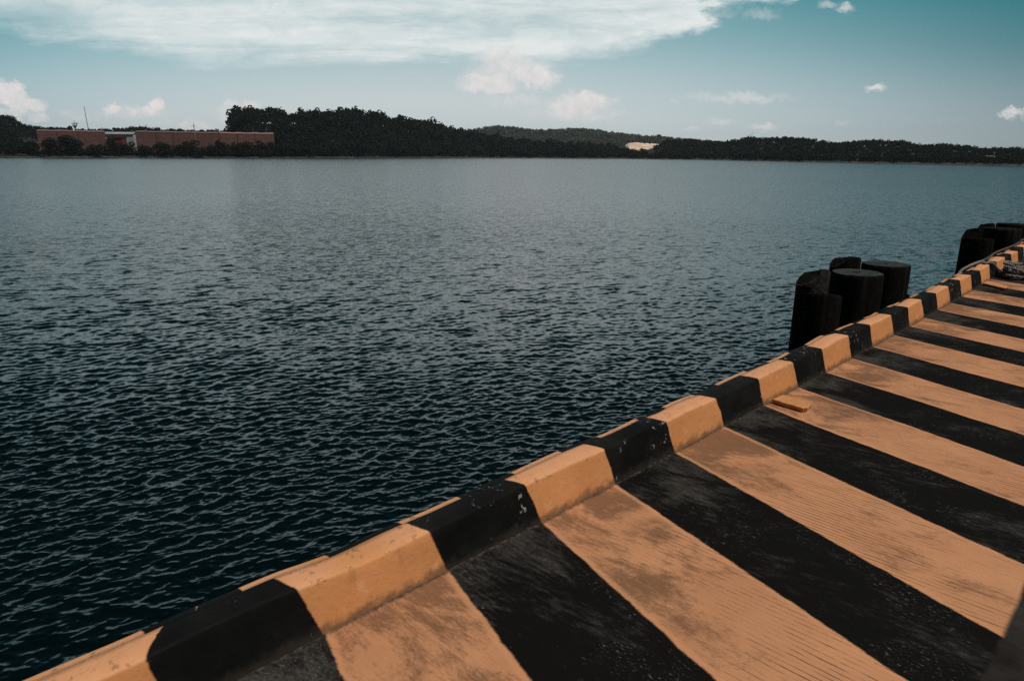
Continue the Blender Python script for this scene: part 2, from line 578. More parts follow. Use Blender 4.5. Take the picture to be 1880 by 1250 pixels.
PILES2 = [
    (1795, 440, 52, -.52, 'black timber pile with the lowest top, front left of the far pile cluster', None, False),
    (1789, 419, 36, -.98, 'dark timber pile with sloping left shoulder at the left of the far cluster', (LEFTA, .22, .0), False),
    (1841, 419, 60, -.48, 'black round timber pile, front middle of the far cluster by the frame edge', None, False),
    (1812, 411, 26, -1.10, 'dark pile with notched corner at the back of the far cluster', (LEFTA, .14, .2), False),
    (1863, 411, 56, -.62, 'black flat topped timber pile at the right edge of the photo', None, False)]
for px, py, w, xp, lab, ch, g in PILES2:
    p, r_ = pile_at(px, py, w, xp)
    pile(p[:2], p[2], r_, lab, ch, g, tilt=.2 if px in (1795, 1789, 1812) else .02, dark=True)

# ------------------------------------------------------------------ ropes at the far end, and a bolt on the kerb
MAT_ROPE = simple_mat('weathered_rope', (.27, .25, .225), .9, .5, 60, .8, .2)
MAT_ROPED = simple_mat('dark_rope', (.10, .095, .09), .9, .5, 60, .8, .2)


def smooth_path(pts, m=10):
    pts = [np.array(p, float) for p in pts]
    out = []
    for i in range(len(pts) - 1):
        p0, p1, p2, p3 = pts[max(i - 1, 0)], pts[i], pts[i + 1], pts[min(i + 2, len(pts) - 1)]
        for q in np.linspace(0, 1, m, endpoint=False):
            out.append(.5 * ((2 * p1) + (-p0 + p2) * q + (2 * p0 - 5 * p1 + 4 * p2 - p3) * q * q + (-p0 + 3 * p1 - 3 * p2 + p3) * q ** 3))
    out.append(pts[-1])
    return out


def laid_rope(mb, pts, rad, lay=None):
    """three strands twisted round a path"""
    path = smooth_path(pts, 14)
    seg = np.r_[0, np.cumsum([np.linalg.norm(path[i + 1] - path[i]) for i in range(len(path) - 1)])]
    n = max(8, int(seg[-1] / (rad * 1.0)))
    q = np.linspace(0, seg[-1], n)
    P = np.stack([np.interp(q, seg, [p[k] for p in path]) for k in range(3)], 1)
    lay = lay or rad * 7
    T = np.gradient(P, axis=0); T /= np.linalg.norm(T, axis=1)[:, None] + 1e-9
    A = np.cross(T, [0, 0, 1.0]); A /= np.linalg.norm(A, axis=1)[:, None] + 1e-6
    Bv = np.cross(T, A)
    for k in range(3):
        an = 2 * PI * (q / lay) + k * 2 * PI / 3
        S = P + rad * .5 * (A * np.cos(an)[:, None] + Bv * np.sin(an)[:, None])
        mb.tube(S, rad * .56, 6)


def on_kerb(y, ox=-.08, z=.181): return np.array([float(kerb_x(y)) + ox, y, z])


def kerb_y_of(px, py, z=.18):
    return on_plane(px, py, z)[1]


ya = kerb_y_of(1772, 497); yb = kerb_y_of(1806, 486); yc = kerb_y_of(1853, 494, .06)
mb = MB()
laid_rope(mb, [on_kerb(ya - .35, -.20, -.25), on_kerb(ya - .1, -.19, .12), on_kerb(ya + .15, -.155, .205), on_kerb(ya + .8, -.13, .206), on_kerb(yb - .05, -.07, .207),
               on_kerb(yb + .12, -.02, .195), on_kerb(yb + .25, .05, .10), on_kerb(yb + .42, .16, .05), on_kerb(yb + .62, .34, .03), on_kerb(yb + .7, .55, .026)], .016)
tag(mb.build('mooring_rope', MAT_ROPE, None, True), 'grey mooring rope lying over the kerb top and down onto the deck', 'rope')
mb = MB()
yd = kerb_y_of(1800, 488)
laid_rope(mb, [on_kerb(yd - .2, -.16, .195)] + [on_kerb(yd + k * .7, -.165 + .02 * math.sin(k * 2.1), .194) for k in range(1, 13)], .017)
tag(mb.build('mooring_line', MAT_ROPED, None, True), 'thin dark line laid along the outer kerb edge past the far piles', 'rope')
# the knot and heap of rope on the deck
base = on_plane(1868, 507, .02)
mb = MB()
pts = []
for k in range(86):
    a = k * .42
    rr = .20 + .07 * math.sin(k * .23) + rng.normal() * .018
    pts.append(base + np.array([rr * math.cos(a) * .9 + .06, rr * math.sin(a) * 1.25 + .05, .012 + .0016 * k + rng.normal() * .008]))
laid_rope(mb, pts, .020)
tag(mb.build('rope_coil', MAT_ROPE, None, True), 'loose heap of pale grey rope coiled on the deck beside the kerb', 'rope coil')
mb = MB()
kb = on_plane(1852, 495, .10)
pts = [kb + np.array([.055 * math.sin(k * 1.9) + rng.normal() * .01, .06 * math.cos(k * 1.3) + rng.normal() * .01, -.05 + .045 * math.sin(k * .8 + 1) + .004 * k]) for k in range(16)]
laid_rope(mb, pts, .018)
laid_rope(mb, [pts[-1], pts[-1] + np.array([.10, .05, -.03]), base + np.array([.0, -.2, .11]), base + np.array([.3, -.05, .10]), base + np.array([.6, .1, .02])], .018)
tag(mb.build('rope_knot', MAT_ROPE, None, True), 'pale knotted rope end standing against the far kerb above the coil', 'rope knot')
yq = kerb_y_of(1672, 547)
mb = MB()
q = on_kerb(yq, -.150, .170)
mb.tube([q + np.array([0, 0, -.01]), q + np.array([0, 0, .012])], [.028, .026], 6)
mb.tube([q + np.array([0, 0, .012]), q + np.array([-.004, 0, .04])], [.014, .012], 10)
tag(mb.build('bolt', MAT_PILE), 'small dark bolt standing on the outer kerb edge past the near piles', 'bolt')


# ------------------------------------------------------------------ water
def build_water():
    cam0 = np.array([CAM[0], CAM[1]])
    h = CAM[2] - WATER_Z
    hf = h * 697
    r = [1.0, 2.0, 3.0, 3.8]
    while r[-1] < 3000:
        x = r[-1]
        d = x * x / hf * (.55 if x < 45 else .85)
        d = min(max(d, .012), max(.10, x * .022))
        r.append(x + d)
    r = np.array(r)
    fine = np.radians(np.arange(-44, 44.01, .085))
    left = np.radians(np.linspace(-180, -45, 60)); right = np.radians(np.linspace(45, 180, 60))
    az = np.concatenate([left, fine, right])
    A, RR = np.meshgrid(az, r)
    dirx = FLAT[0] * np.cos(A) + R0[0] * np.sin(A)
    diry = FLAT[1] * np.cos(A) + R0[1] * np.sin(A)
    X = (cam0[0] + dirx * RR).astype(np.float32); Y = (cam0[1] + diry * RR).astype(np.float32)
    dr = np.gradient(r)
    dz = np.zeros_like(X); dx = np.zeros_like(X); dy = np.zeros_like(X)
    lost = np.zeros(len(r)); tot = 0
    wg = np.random.default_rng(21)
    nw = 190
    lam = np.exp(wg.uniform(math.log(.036), math.log(.40), nw))
    main = math.atan2(FLAT[1], FLAT[0]) + R(24)
    th = main + wg.normal(size=nw) * R(36) + np.where(wg.random(nw) < .18, wg.normal(size=nw) * R(45), 0)
    sl = np.where(lam < .08, .7, 1.0) * np.where(lam > .26, .85, 1.0) * wg.uniform(.6, 1.4, nw)
    sl *= .25 / math.sqrt((sl ** 2).sum() / 2)
    phs = wg.uniform(0, 2 * PI, nw)
    coarse = np.abs(A[0]) > R(44.5)
    gust = None
    for l, t_, s_, p_ in zip(lam, th, sl, phs):
        k = 2 * PI / l
        w = np.clip((l / (2.0 * dr) - .5) / 1.0, 0, 1)
        lost += (1 - w ** 2) * s_ ** 2 / 2; tot += s_ ** 2 / 2
        m = np.nonzero(w > 0)[0]
        if len(m) == 0: continue
        m = slice(0, m[-1] + 1)
        ct, st = math.cos(t_), math.sin(t_)
        phase = (X[m] * np.float32(ct * k) + Y[m] * np.float32(st * k) + np.float32(p_))
        a = (s_ / k * w[m])[:, None].astype(np.float32)
        c, s = np.cos(phase), np.sin(phase)
        dz[m] += a * c
        q = np.float32(1.0)
        dx[m] -= q * a * np.float32(ct) * s; dy[m] -= q * a * np.float32(st) * s
    # slow patches of stronger and weaker chop
    g = .80 + .28 * np.sin(X * .21 + 1.3 * np.sin(Y * .13) + .4) * np.sin(Y * .17 + 1.1 * np.sin(X * .11)) + .12 * np.sin(X * .53 - Y * .41)
    g = np.clip(g, .45, 1.25).astype(np.float32)
    flat = np.where(coarse[None, :], 0, 1)
    fx = (g * flat)
    V = np.stack([X + dx * fx, Y + dy * fx, WATER_Z + dz * fx], -1).reshape(-1, 3)
    nr, na = X.shape
    i = (np.arange(nr - 1)[:, None] * na + np.arange(na - 1)[None, :]).ravel()
    F = np.stack([i, i + na, i + na + 1, i + 1], 1)
    la = np.sqrt(lost / tot)
    la = la * np.interp(np.log(r), np.log([22, 60, 180]), [1.25, .75, .42])
    rough = np.interp(np.log(r), np.log([10, 18, 40, 120, 300]), [.05, .10, .17, .23, .25])
    farf = np.interp(np.log(r), np.log([25, 90, 200]), [1, .5, .2])
    FA = np.repeat(farf[:, None], na, 1); RO = np.repeat(rough[:, None], na, 1)
    L = np.repeat(la[:, None], na, 1); L[:, coarse] = 1

    m, t, b = new_mat('sea_water')
    pos = t.node('ShaderNodeTexCoord').outputs['Object']
    lostn = t.attr('lost')
    rot = t.node('ShaderNodeMapping', {'Vector': pos, 'Rotation': (0, 0, -main)}).outputs[0]   # x along travel, y along crests
    v1 = t.vscale(rot, (1, .38, 1))
    nA = t.noise(v1, 3.6, 5, .62, .3, out=1)
    nB = t.noise(t.vscale(rot, (1, .5, 1)), 9.0, 3, .6, .2, out=1)

    def cent(c, k):
        a = t.node('ShaderNodeVectorMath', {0: c, 1: (.5, .5, .5)}, operation='SUBTRACT').outputs[0]
        n = t.node('ShaderNodeVectorMath', {0: a}, operation='SCALE'); t.put(n.inputs['Scale'], k)
        return n.outputs[0]
    patch = t.lin(t.noise(pos, .035, 3), .3, .7, .75, 1.2)
    sA = cent(nA, t.mul(t.mul(lostn, patch), 1.0))
    sB = cent(nB, t.mul(t.mul(patch, t.attr('ripple')), .45))
    sm = t.node('ShaderNodeVectorMath', {0: sA, 1: sB}, operation='ADD').outputs[0]
    sm = t.vscale(sm, (1, .9, 0))
    back = t.node('ShaderNodeMapping', {'Vector': sm, 'Rotation': (0, 0, main)}).outputs[0]
    gn = t.node('ShaderNodeNewGeometry').outputs['Normal']
    nn = t.node('ShaderNodeVectorMath', {0: gn, 1: back}, operation='ADD').outputs[0]
    nn = t.node('ShaderNodeVectorMath', {0: nn}, operation='NORMALIZE').outputs[0]
    t.put(b.inputs['Normal'], nn)
    t.put(b.inputs['Base Color'], (.0009, .0036, .0043))
    t.put(b.inputs['Roughness'], t.attr('unresolved'))
    b.inputs['IOR'].default_value = 1.333
    b.inputs['Specular Tint'].default_value = (.55, .99, 1.08, 1)
    b.inputs['Specular IOR Level'].default_value = .5
    o = mesh_np('water', V, F, m, smooth=True, attrs={'lost': L, 'ripple': FA, 'unresolved': RO})
    tag(o, kind='structure')


build_water()

# ------------------------------------------------------------------ the far shore: terrain
SHORE = [(-900, 288), (-300, 289), (0, 290), (500, 290.6), (900, 290.2), (1150, 292), (1300, 294), (1470, 298), (1880, 305.5), (2300, 313)]


def table(pts):
    A = [az_el(*p) for p in pts]
    a = np.array([q[0] for q in A]); e = np.array([q[1] for q in A])
    return lambda az: np.interp(az, a, e)


_sh = [on_plane(px, py, WATER_Z) for px, py in SHORE]
_sa = np.array([az_el(*p)[0] for p in SHORE])
_sd = np.array([math.hypot(*(p - CAM)[:2]) for p in _sh])


def shore_r(az): return np.interp(az, _sa, _sd) + 4 * np.sin(az * 60) + 2 * np.sin(az * 170 + 1)


# skylines of tree tops in photo pixels; (points, ridge distance beyond shore, start of rise, tree height in px)
LAYERS = {
    'left':  ([(-900, 236), (-300, 228), (0, 228), (30, 231), (60, 235), (130, 240), (190, 241), (240, 237), (270, 237), (320, 241), (420, 242), (520, 244), (640, 262), (800, 285)], 330, 120, 7),
    'main':  ([(330, 292), (405, 286), (415, 262), (421, 226), (432, 216), (450, 211), (480, 213), (500, 215), (540, 217), (575, 216), (610, 212), (650, 213), (690, 218), (720, 226), (760, 231),
               (800, 237), (850, 246), (900, 251), (950, 258), (985, 264), (1060, 268), (1120, 271), (1180, 276), (1260, 282), (1400, 292)], 95, 3, 12),
    'mid':   ([(760, 286), (830, 252), (860, 241), (895, 235), (925, 232), (955, 237), (1000, 240), (1045, 238), (1075, 238), (1105, 242), (1150, 248), (1200, 252), (1260, 257), (1330, 263), (1400, 268), (1500, 285)], 620, 260, 6),
    'right': ([(1100, 292), (1180, 275), (1225, 259), (1262, 259), (1300, 262), (1330, 264), (1348, 259), (1385, 256), (1440, 256), (1475, 257), (1510, 263), (1545, 266), (1575, 263), (1610, 261),
               (1650, 263), (1690, 270), (1750, 270), (1790, 275), (1830, 277), (1880, 278), (2100, 285), (2500, 292)], 150, 6, 8)}


def layer_fn(name):
    pts, off0, start0, tpx = LAYERS[name]
    a0, a1 = az_el(506, 280)[0], az_el(530, 280)[0]

    def sm_(az):
        q = np.clip((az - a0) / (a1 - a0), 0, 1)
        return q * q * (3 - 2 * q)
    el = table([(x, y + tpx * .85) for x, y in pts])

    def f(az, r):
        D = shore_r(az)
        off = off0 + (75 * (1 - sm_(az)) if name == 'main' else 0)
        start = start0 + (120 * (1 - sm_(az)) if name == 'main' else 0)
        Rr = D + off
        h = np.maximum(CAM[2] + Rr * np.tan(el(az)) - WATER_Z, -3)
        q = np.clip((r - D - start) / (off - start), 0, 1)
        up = q * q * (3 - 2 * q) * .55 + q * .45
        down = 1 - .5 * np.clip((r - Rr) / 400, 0, 1)
        return WATER_Z + h * up * np.where(r > Rr, down, 1)
    return f


LF = {k: layer_fn(k) for k in LAYERS}


def terrain(az, r):
    D = shore_r(az)
    z = WATER_Z - 1.2 + np.clip((r - D + 4) / 14, 0, 1) * 1.9 + np.clip((r - D) / 300, 0, 1) * 2
    for k in LF: z = np.maximum(z, np.where(r > D, LF[k](az, r), -9))
    return z


def world_az(az, r, z=None):
    d = FLAT[None, :] * np.cos(az)[:, None] + R0[None, :] * np.sin(az)[:, None]
    P = np.zeros((len(az), 3)); P[:, :2] = CAM[:2] + d[:, :2] * np.asarray(r)[:, None]
    P[:, 2] = terrain(az, r) if z is None else z
    return P


def build_land():
    az = np.radians(np.arange(-62, 62.01, .25))
    off = np.concatenate([np.arange(-8, 30, 3), np.arange(30, 160, 8), np.arange(160, 900, 30), [1000, 1300, 1800, 2600]])
    A, O = np.meshgrid(az, off)
    Rr = shore_r(A) + O
    P = world_az(A.ravel(), Rr.ravel())
    P[:, 2] += np.where(O.ravel() > 8, rng.normal(size=len(P)) * .25, 0)
    nr, na = A.shape
    i = (np.arange(nr - 1)[:, None] * na + np.arange(na - 1)[None, :]).ravel()
    F = np.stack([i, i + na, i + na + 1, i + 1], 1)
    m, t, b = new_mat('forest_floor')
    pos = t.node('ShaderNodeTexCoord').outputs['Object']
    n = t.noise(pos, .05, 6, .65)
    c = t.mix(t.ss(n, .4, .65), (.018, .022, .014), (.045, .040, .026))
    t.put(b.inputs['Base Color'], c)
    b.inputs['Roughness'].default_value = .95; b.inputs['Specular IOR Level'].default_value = .1
    tag(mesh_np('hills', P, F, m, smooth=True), kind='structure')
    # narrow strand of pale mud and foam along the water's edge
    az = np.radians(np.arange(-60, 60.01, .08))
    D = shore_r(az)
    V = []
    for k, (o, z) in enumerate(((-9, -.10), (-6, -.04), (-3.0, .12), (1.5, .45), (4, .9))):
        V.append(world_az(az, D + o - 1.2 * (.5 + .5 * np.sin(az * 240 + k)), np.full(len(az), WATER_Z + z)))
    V = np.concatenate(V); na = len(az)
    i = (np.arange(4)[:, None] * na + np.arange(na - 1)[None, :]).ravel()
    F = np.stack([i, i + na, i + na + 1, i + 1], 1)
    m, t, b = new_mat('shore_mud')
    pos = t.node('ShaderNodeTexCoord').outputs['Object']
    n = t.noise(pos, .12, 6, .7)
    t.put(b.inputs['Base Color'], t.mix(t.ss(n, .38, .62), (.012, .011, .010), (.05, .046, .042)))
    b.inputs['Roughness'].default_value = .9
    tag(mesh_np('beach', V, F, m, smooth=True), kind='structure')


build_land()

# ------------------------------------------------------------------ trees
def crown_proto(nq, seed, shape='round', leaf=1.9):
    """unit crown: leaf-clump quads round several lobes; returns (nq,4,3)"""
    g = np.random.default_rng(seed)
    nb = g.integers(7, 11)
    bc = g.normal(size=(nb, 3)); bc /= np.linalg.norm(bc, axis=1)[:, None]
    bc *= g.uniform(.25, .72, nb)[:, None] * np.array([1, 1, .8])
    br = g.uniform(.22, .46, nb)
    if shape == 'conic':
        zz = np.linspace(-.75, .9, nb); bc[:, 2] = zz; br = .16 + .34 * (1 - (zz + .75) / 1.7)
        bc[:, :2] *= .35
    if shape == 'flat':
        bc[:, 2] = bc[:, 2] * .25 + .25; bc[:, :2] *= 1.25; br *= .8
    pick = g.choice(nb, nq, p=br ** 2 / (br ** 2).sum())
    d = g.normal(size=(nq, 3)); d /= np.linalg.norm(d, axis=1)[:, None]
    c = bc[pick] + d * br[pick][:, None] * (g.uniform(.45, 1.08, nq) ** .6)[:, None]
    nrm = d + g.normal(size=(nq, 3)) * .35
    nrm /= np.linalg.norm(nrm, axis=1)[:, None]
    a = np.cross(nrm, g.normal(size=(nq, 3))); a /= np.linalg.norm(a, axis=1)[:, None]
    b = np.cross(nrm, a)
    s = g.uniform(.6, 1.35, nq)[:, None] * (leaf / math.sqrt(nq))
    a *= s; b *= s * .75
    return np.stack([c - a - b * .3, c + b * .2 - b, c + a + b * .3, c - b * .2 + b], 1)


PROTO = [crown_proto(90, 100 + i, ['round', 'round', 'round', 'flat', 'conic'][i % 5]) for i in range(10)]


def foliage_material(name, dark, light, warm):
    m, t, b = new_mat(name)
    tint = t.attr('tint')
    pos = t.node('ShaderNodeTexCoord').outputs['Object']
    c = t.mix(tint, dark, light)
    c = t.mix(t.ss(t.noise(pos, .06, 3), .55, .7, 0, .5), c, warm)
    t.put(b.inputs['Base Color'], c)
    b.inputs['Roughness'].default_value = .8
    b.inputs['Specular IOR Level'].default_value = .05
    tr = t.node('ShaderNodeBsdfTranslucent', {0: c})
    mx = t.node('ShaderNodeMixShader', {0: .42, 1: b.outputs[0], 2: tr.outputs[0]})
    t.L.new(mx.outputs[0], m.node_tree.nodes['Material Output'].inputs['Surface'])
    return m


MAT_LEAF = foliage_material('dark_foliage', (.006, .009, .007), (.021, .028, .020), (.023, .020, .014))
MAT_LEAF_FAR = foliage_material('sunlit_scrub', (.078, .092, .080), (.185, .185, .155), (.19, .17, .13))  # distance haze and sunlight painted into these paler leaf colours
MAT_LEAF_RIGHT = foliage_material('green_forest', (.006, .011, .009), (.018, .028, .022), (.018, .018, .013))
MAT_BARK = simple_mat('bark', (.05, .042, .034), .9, .4, 2, 0, .1)


def plant_forest(name, az, r, size, mat, label, zoff=.3, tall=1.0):
    """one mass of many trees: crowns of leaf clumps on thin trunks"""
    base = world_az(az, r)
    n = len(az)
    VV, TT = [], []
    ids = rng.choice([0, 1, 2, 3, 5, 6, 7, 8], n, p=[.15, .15, .15, .05, .15, .15, .15, .05])
    rot = rng.uniform(0, 2 * PI, n); cs, sn = np.cos(rot), np.sin(rot)
    tint = np.clip(rng.normal(.42, .25, n), 0, 1)
    for p in range(len(PROTO)):
        k = np.nonzero(ids == p)[0]
        if len(k) == 0: continue
        Q = PROTO[p]
        x = Q[None, :, :, 0] * cs[k, None, None] - Q[None, :, :, 1] * sn[k, None, None]
        y = Q[None, :, :, 0] * sn[k, None, None] + Q[None, :, :, 1] * cs[k, None, None]
        z = Q[None, :, :, 2] * np.ones_like(x)
        S = size[k, None, None]
        P = np.stack([base[k, 0, None, None] + x * S, base[k, 1, None, None] + y * S,
                      base[k, 2, None, None] + (z * .95 * tall + .75 * tall + zoff) * S], -1)
        VV.append(P.reshape(-1, 3))
        tq = np.clip(tint[k, None, None] + rng.normal(size=(len(k), Q.shape[0], 1)) * .09, 0, 1) * np.ones((1, 1, 4))
        TT.append(tq.ravel())
    V = np.concatenate(VV); T = np.concatenate(TT)
    F = np.arange(len(V)).reshape(-1, 4)
    o = mesh_np(name, V, F, mat, attrs={'tint': T})
    tag(o, label, 'forest', kind='stuff')


def px_az(px): return np.array([az_el(p, 290)[0] for p in np.atleast_1d(px)])


A_TANK0, A_TANK1 = px_az(64)[0], px_az(508)[0]


def sample(x0, x1, o0, o1, n):
    """random places between two photo columns and two distances behind the shore"""
    az = rng.uniform(px_az(x0)[0], px_az(x1)[0], n)
    u = rng.random(n)
    return az, shore_r(az) + o0 + (o1 - o0) * u


def m_per_px(r): return r / 1324.0


# wood left of the warehouses and the low ridge behind them
az, r = sample(-700, 66, 2, 40, 420); a2, r2 = sample(-700, 40, 40, 330, 900)
az = np.r_[az, a2]; r = np.r_[r, r2]
plant_forest('left_wood', az, r, m_per_px(r) * rng.uniform(8, 14, len(r)), MAT_LEAF, 'dark dense wood at the left end of the far shore')
az, r = sample(40, 430, 230, 350, 700)
plant_forest('ridge_wood', az, r, m_per_px(r) * rng.uniform(3.0, 6.0, len(r)), MAT_LEAF_RIGHT, 'thin low tree line on the ridge behind the warehouses')
az, r = sample(60, 412, 3, 16, 260); a2, r2 = sample(395, 512, 3, 26, 260)
sz = np.r_[m_per_px(r) * rng.uniform(3, 6.5, len(r)), m_per_px(r2) * rng.uniform(6, 11, len(r2))]
plant_forest('shore_scrub', np.r_[az, a2], np.r_[r, r2], sz, MAT_LEAF, 'dark low scrub along the waterline below the warehouses')
# main wooded hill
az, r = sample(412, 1230, 3, 30, 900); a2, r2 = sample(426, 1180, 20, 125, 2300)
a3, r3 = sample(504, 600, 2, 25, 90)
az = np.r_[az, a2, a3]; r = np.r_[r, r2, r3]
a4, r4 = sample(428, 520, 100, 185, 420)
az = np.r_[az, a4]; r = np.r_[r, r4]
keep = ~((az < A_TANK1 + .004) & (r < shore_r(az) + 98))
az, r = az[keep], r[keep]
h = terrain(az, r) - WATER_Z
plant_forest('hill_forest', az, r, m_per_px(r) * rng.choice([5.5, 7, 9, 11.5, 14.5], len(r), p=[.25, .27, .24, .16, .08]) * rng.uniform(.85, 1.15, len(r)) * np.where(az > px_az(850)[0], .72, 1) * np.where((az > px_az(1130)[0]) & (az < px_az(1216)[0]), .7, 1), MAT_LEAF, 'dark dense forest covering the main hill behind the water')
# pale hill further away
az, r = sample(800, 1420, 300, 680, 4200)
SANDA = (px_az(1146)[0], px_az(1214)[0])
keep = ~((az > SANDA[0]) & (az < SANDA[1]) & (r - shore_r(az) > 330) & (r - shore_r(az) < 470))
az, r = az[keep], r[keep]
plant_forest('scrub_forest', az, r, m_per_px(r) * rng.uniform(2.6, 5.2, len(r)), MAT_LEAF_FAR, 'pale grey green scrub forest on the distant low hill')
# wooded shore at the right
az, r = sample(1150, 2350, 2, 30, 1300); a2, r2 = sample(1200, 2350, 20, 190, 3000)
az = np.r_[az, a2]; r = np.r_[r, r2]
plant_forest('right_forest', az, r, m_per_px(r) * rng.uniform(3.4, 7.0, len(r)) * np.where((az > px_az(1140)[0]) & (az < px_az(1216)[0]), .65, 1), MAT_LEAF_RIGHT, 'dark green forest along the right hand shore')


def tree(px, top, width, off, label, shape='round', seed=1, nq=900, mat=None, name='tree', group=None, base_drop=0, crown_h=None, cat='tree'):
    """one tree with tapered trunk, limbs and leafy crown; pixel column, top row and crown width give its place and size"""
    a, e = az_el(px, top)
    r = float(shore_r(np.array([a]))[0]) + off
    P = world_az(np.array([a]), np.array([r]))[0]
    ztop = CAM[2] + r * math.tan(e)
    rad = width / 2 * m_per_px(r) * math.cos(a) ** 2 * 1.35
    H = max(ztop - P[2], rad * 1.2)
    root = empty(name, tuple(P), label, cat, group)
    ch = crown_h * m_per_px(r) if crown_h else min(H * .92, rad * 2.3)
    zc = H - ch / 2
    mb = MB()
    tr = max(.12, H * .028)
    lean = rng.normal(size=2) * H * .03
    mb.tube([(0, 0, -.5), (lean[0] * .3, lean[1] * .3, H * .3), (lean[0] * .7, lean[1] * .7, H * .6), (lean[0], lean[1], H * .88)], [tr, tr * .8, tr * .55, tr * .18], 8)
    for k in range(5):
        q = rng.uniform(0, 2 * PI); z0 = H * rng.uniform(.35, .65)
        mb.tube([(lean[0] * .5, lean[1] * .5, z0), (math.cos(q) * rad * .4, math.sin(q) * rad * .4, z0 + ch * .18), (math.cos(q) * rad * .75, math.sin(q) * rad * .75, z0 + ch * .30)], [tr * .4, tr * .25, tr * .1], 6)
    mb.build('trunk', MAT_BARK, root, True)
    Q = crown_proto(nq, 500 + seed, shape, 2.5)
    mn, mx = Q[..., 2].min(), Q[..., 2].max()
    V = Q.reshape(-1, 3).copy()
    hw = np.abs(V[:, :2]).max()
    V[:, 0] *= rad / hw * 1.05; V[:, 1] *= rad / hw * 1.05
    V[:, 2] = (V[:, 2] - mn) / (mx - mn) * ch + H - ch
    V[:, 0] += lean[0] * .8; V[:, 1] += lean[1] * .8
    tint = np.repeat(np.clip(rng.normal(.40, .22, nq), 0, 1), 4)
    mesh_np('crown', V, np.arange(len(V)).reshape(-1, 4), mat or MAT_LEAF, root, attrs={'tint': tint})
    return root


G1 = 'trees on the shore in front of the warehouses'
tree(88, 252, 44, 6, 'broad dark tree at the left edge of the leftmost red warehouse', 'round', 1, group=G1)
tree(118, 247, 46, 8, 'biggest dark round tree in front of the leftmost red warehouse', 'round', 2, group=G1)
tree(146, 255, 36, 6, 'dark tree right of the biggest tree before the leftmost warehouse', 'round', 3, group=G1)
tree(168, 268, 36, 5, 'low bush below the right end of the leftmost red warehouse', 'round', 4, group=G1, name='bush', cat='bush')
tree(206, 253, 30, 8, 'tall dark tree in front of the pale shed and small red hut', 'round', 5, group=G1)
tree(194, 268, 26, 6, 'smaller dark tree on the left of the tree before the pale shed', 'conic', 6, group=G1)
tree(234, 258, 30, 6, 'dark tree on the right of the tree before the pale shed', 'round', 7, group=G1)
tree(263, 268, 34, 5, 'low dark bush before the left end of the middle red warehouse', 'round', 8, group=G1, name='bush', cat='bush')
tree(296, 277, 40, 4, 'lowest dark bush under the middle red warehouse', 'round', 9, group=G1, name='bush', cat='bush')
tree(328, 265, 22, 7, 'small ball shaped tree alone in front of the middle red warehouse', 'round', 10, group=G1, crown_h=18)
tree(352, 279, 44, 4, 'low dark bush beside the dark pole on the shore', 'round', 11, group=G1, name='bush', cat='bush')
tree(402, 256, 22, 8, 'small tree on a bare trunk before the joint of the two right warehouses', 'flat', 12, group=G1, crown_h=16)
tree(392, 271, 36, 5, 'dark bush under the small bare trunked tree', 'round', 13, group=G1, name='bush', cat='bush')
tree(424, 264, 38, 6, 'dark bush before the left half of the rightmost red warehouse', 'round', 14, group=G1, name='bush', cat='bush')
tree(448, 263, 40, 7, 'dark bush before the middle of the rightmost red warehouse', 'round', 15, group=G1, name='bush', cat='bush')
tree(477, 258, 40, 7, 'tallest dark bush before the rightmost red warehouse', 'conic', 16, group=G1, name='bush', cat='bush')
tree(500, 262, 38, 7, 'dark bush at the right edge of the rightmost red warehouse', 'round', 17, group=G1, name='bush', cat='bush')
G2 = 'trees standing out on the skyline'
SKY = [(426, 216, 24, 90, 'round', 'round skyline tree at the left brow of the main hill'),
       (449, 206, 26, 92, 'round', 'broad double crowned tree topping the left brow of the main hill'),
       (463, 204, 12, 94, 'conic', 'narrow tallest tree on the left brow of the main hill'),
       (487, 211, 16, 95, 'round', 'small round skyline tree just right of the narrow tallest one'),
       (523, 212, 16, 95, 'flat', 'thin open crowned tree in the dip right of the hill brow'),
       (546, 210, 16, 95, 'round', 'square topped dark tree on the main hill skyline'),
       (564, 212, 16, 95, 'conic', 'dark upright tree on the skyline before the second rise'),
       (622, 208, 32, 95, 'round', 'wide dome shaped tree at the second rise of the main hill'),
       (686, 213, 14, 95, 'conic', 'dark tree where the hill skyline starts to drop'),
       (737, 221, 16, 95, 'flat', 'small ragged tree on the falling slope of the main hill'),
       (782, 228, 22, 95, 'flat', 'flat umbrella crowned tree above the falling slope of the main hill'),
       (818, 237, 16, 95, 'round', 'last round skyline tree at the foot of the main hill'),
       (915, 229, 10, 610, 'round', 'tiny tree on the very top of the distant pale hill'),
       (1208, 248, 14, 600, 'flat', 'dark clump on the skyline above the pale sand bank'),
       (1375, 254, 18, 150, 'conic', 'pointed tree on top of the right hand wood'),
       (1482, 255, 10, 150, 'conic', 'small spiky tree on the skyline in the right hand wood'),
       (131, 230, 10, 330, 'flat', 'small tree on a thin stem left of the masts'),
       (100, 233, 16, 330, 'flat', 'flat crowned tree on the ridge behind the leftmost warehouse'),
       (68, 232, 14, 330, 'flat', 'flat crowned tree on the ridge left of the leftmost warehouse')]
for i, (px, top, w, off, shp, lab) in enumerate(SKY):
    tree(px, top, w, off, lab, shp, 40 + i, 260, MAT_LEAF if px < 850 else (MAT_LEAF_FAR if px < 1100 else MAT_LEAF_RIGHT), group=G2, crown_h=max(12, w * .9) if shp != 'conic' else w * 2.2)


def place(px, off):
    a = px_az(px)
    r = shore_r(a) + off
    return world_az(a, r)[0], float(r[0]), float(a[0])


# ------------------------------------------------------------------ warehouses, shed, hut, masts
def place_az(a, off):
    aa = np.array([a]); r = shore_r(aa) + off
    return world_az(aa, r)[0], float(r[0]), float(a)


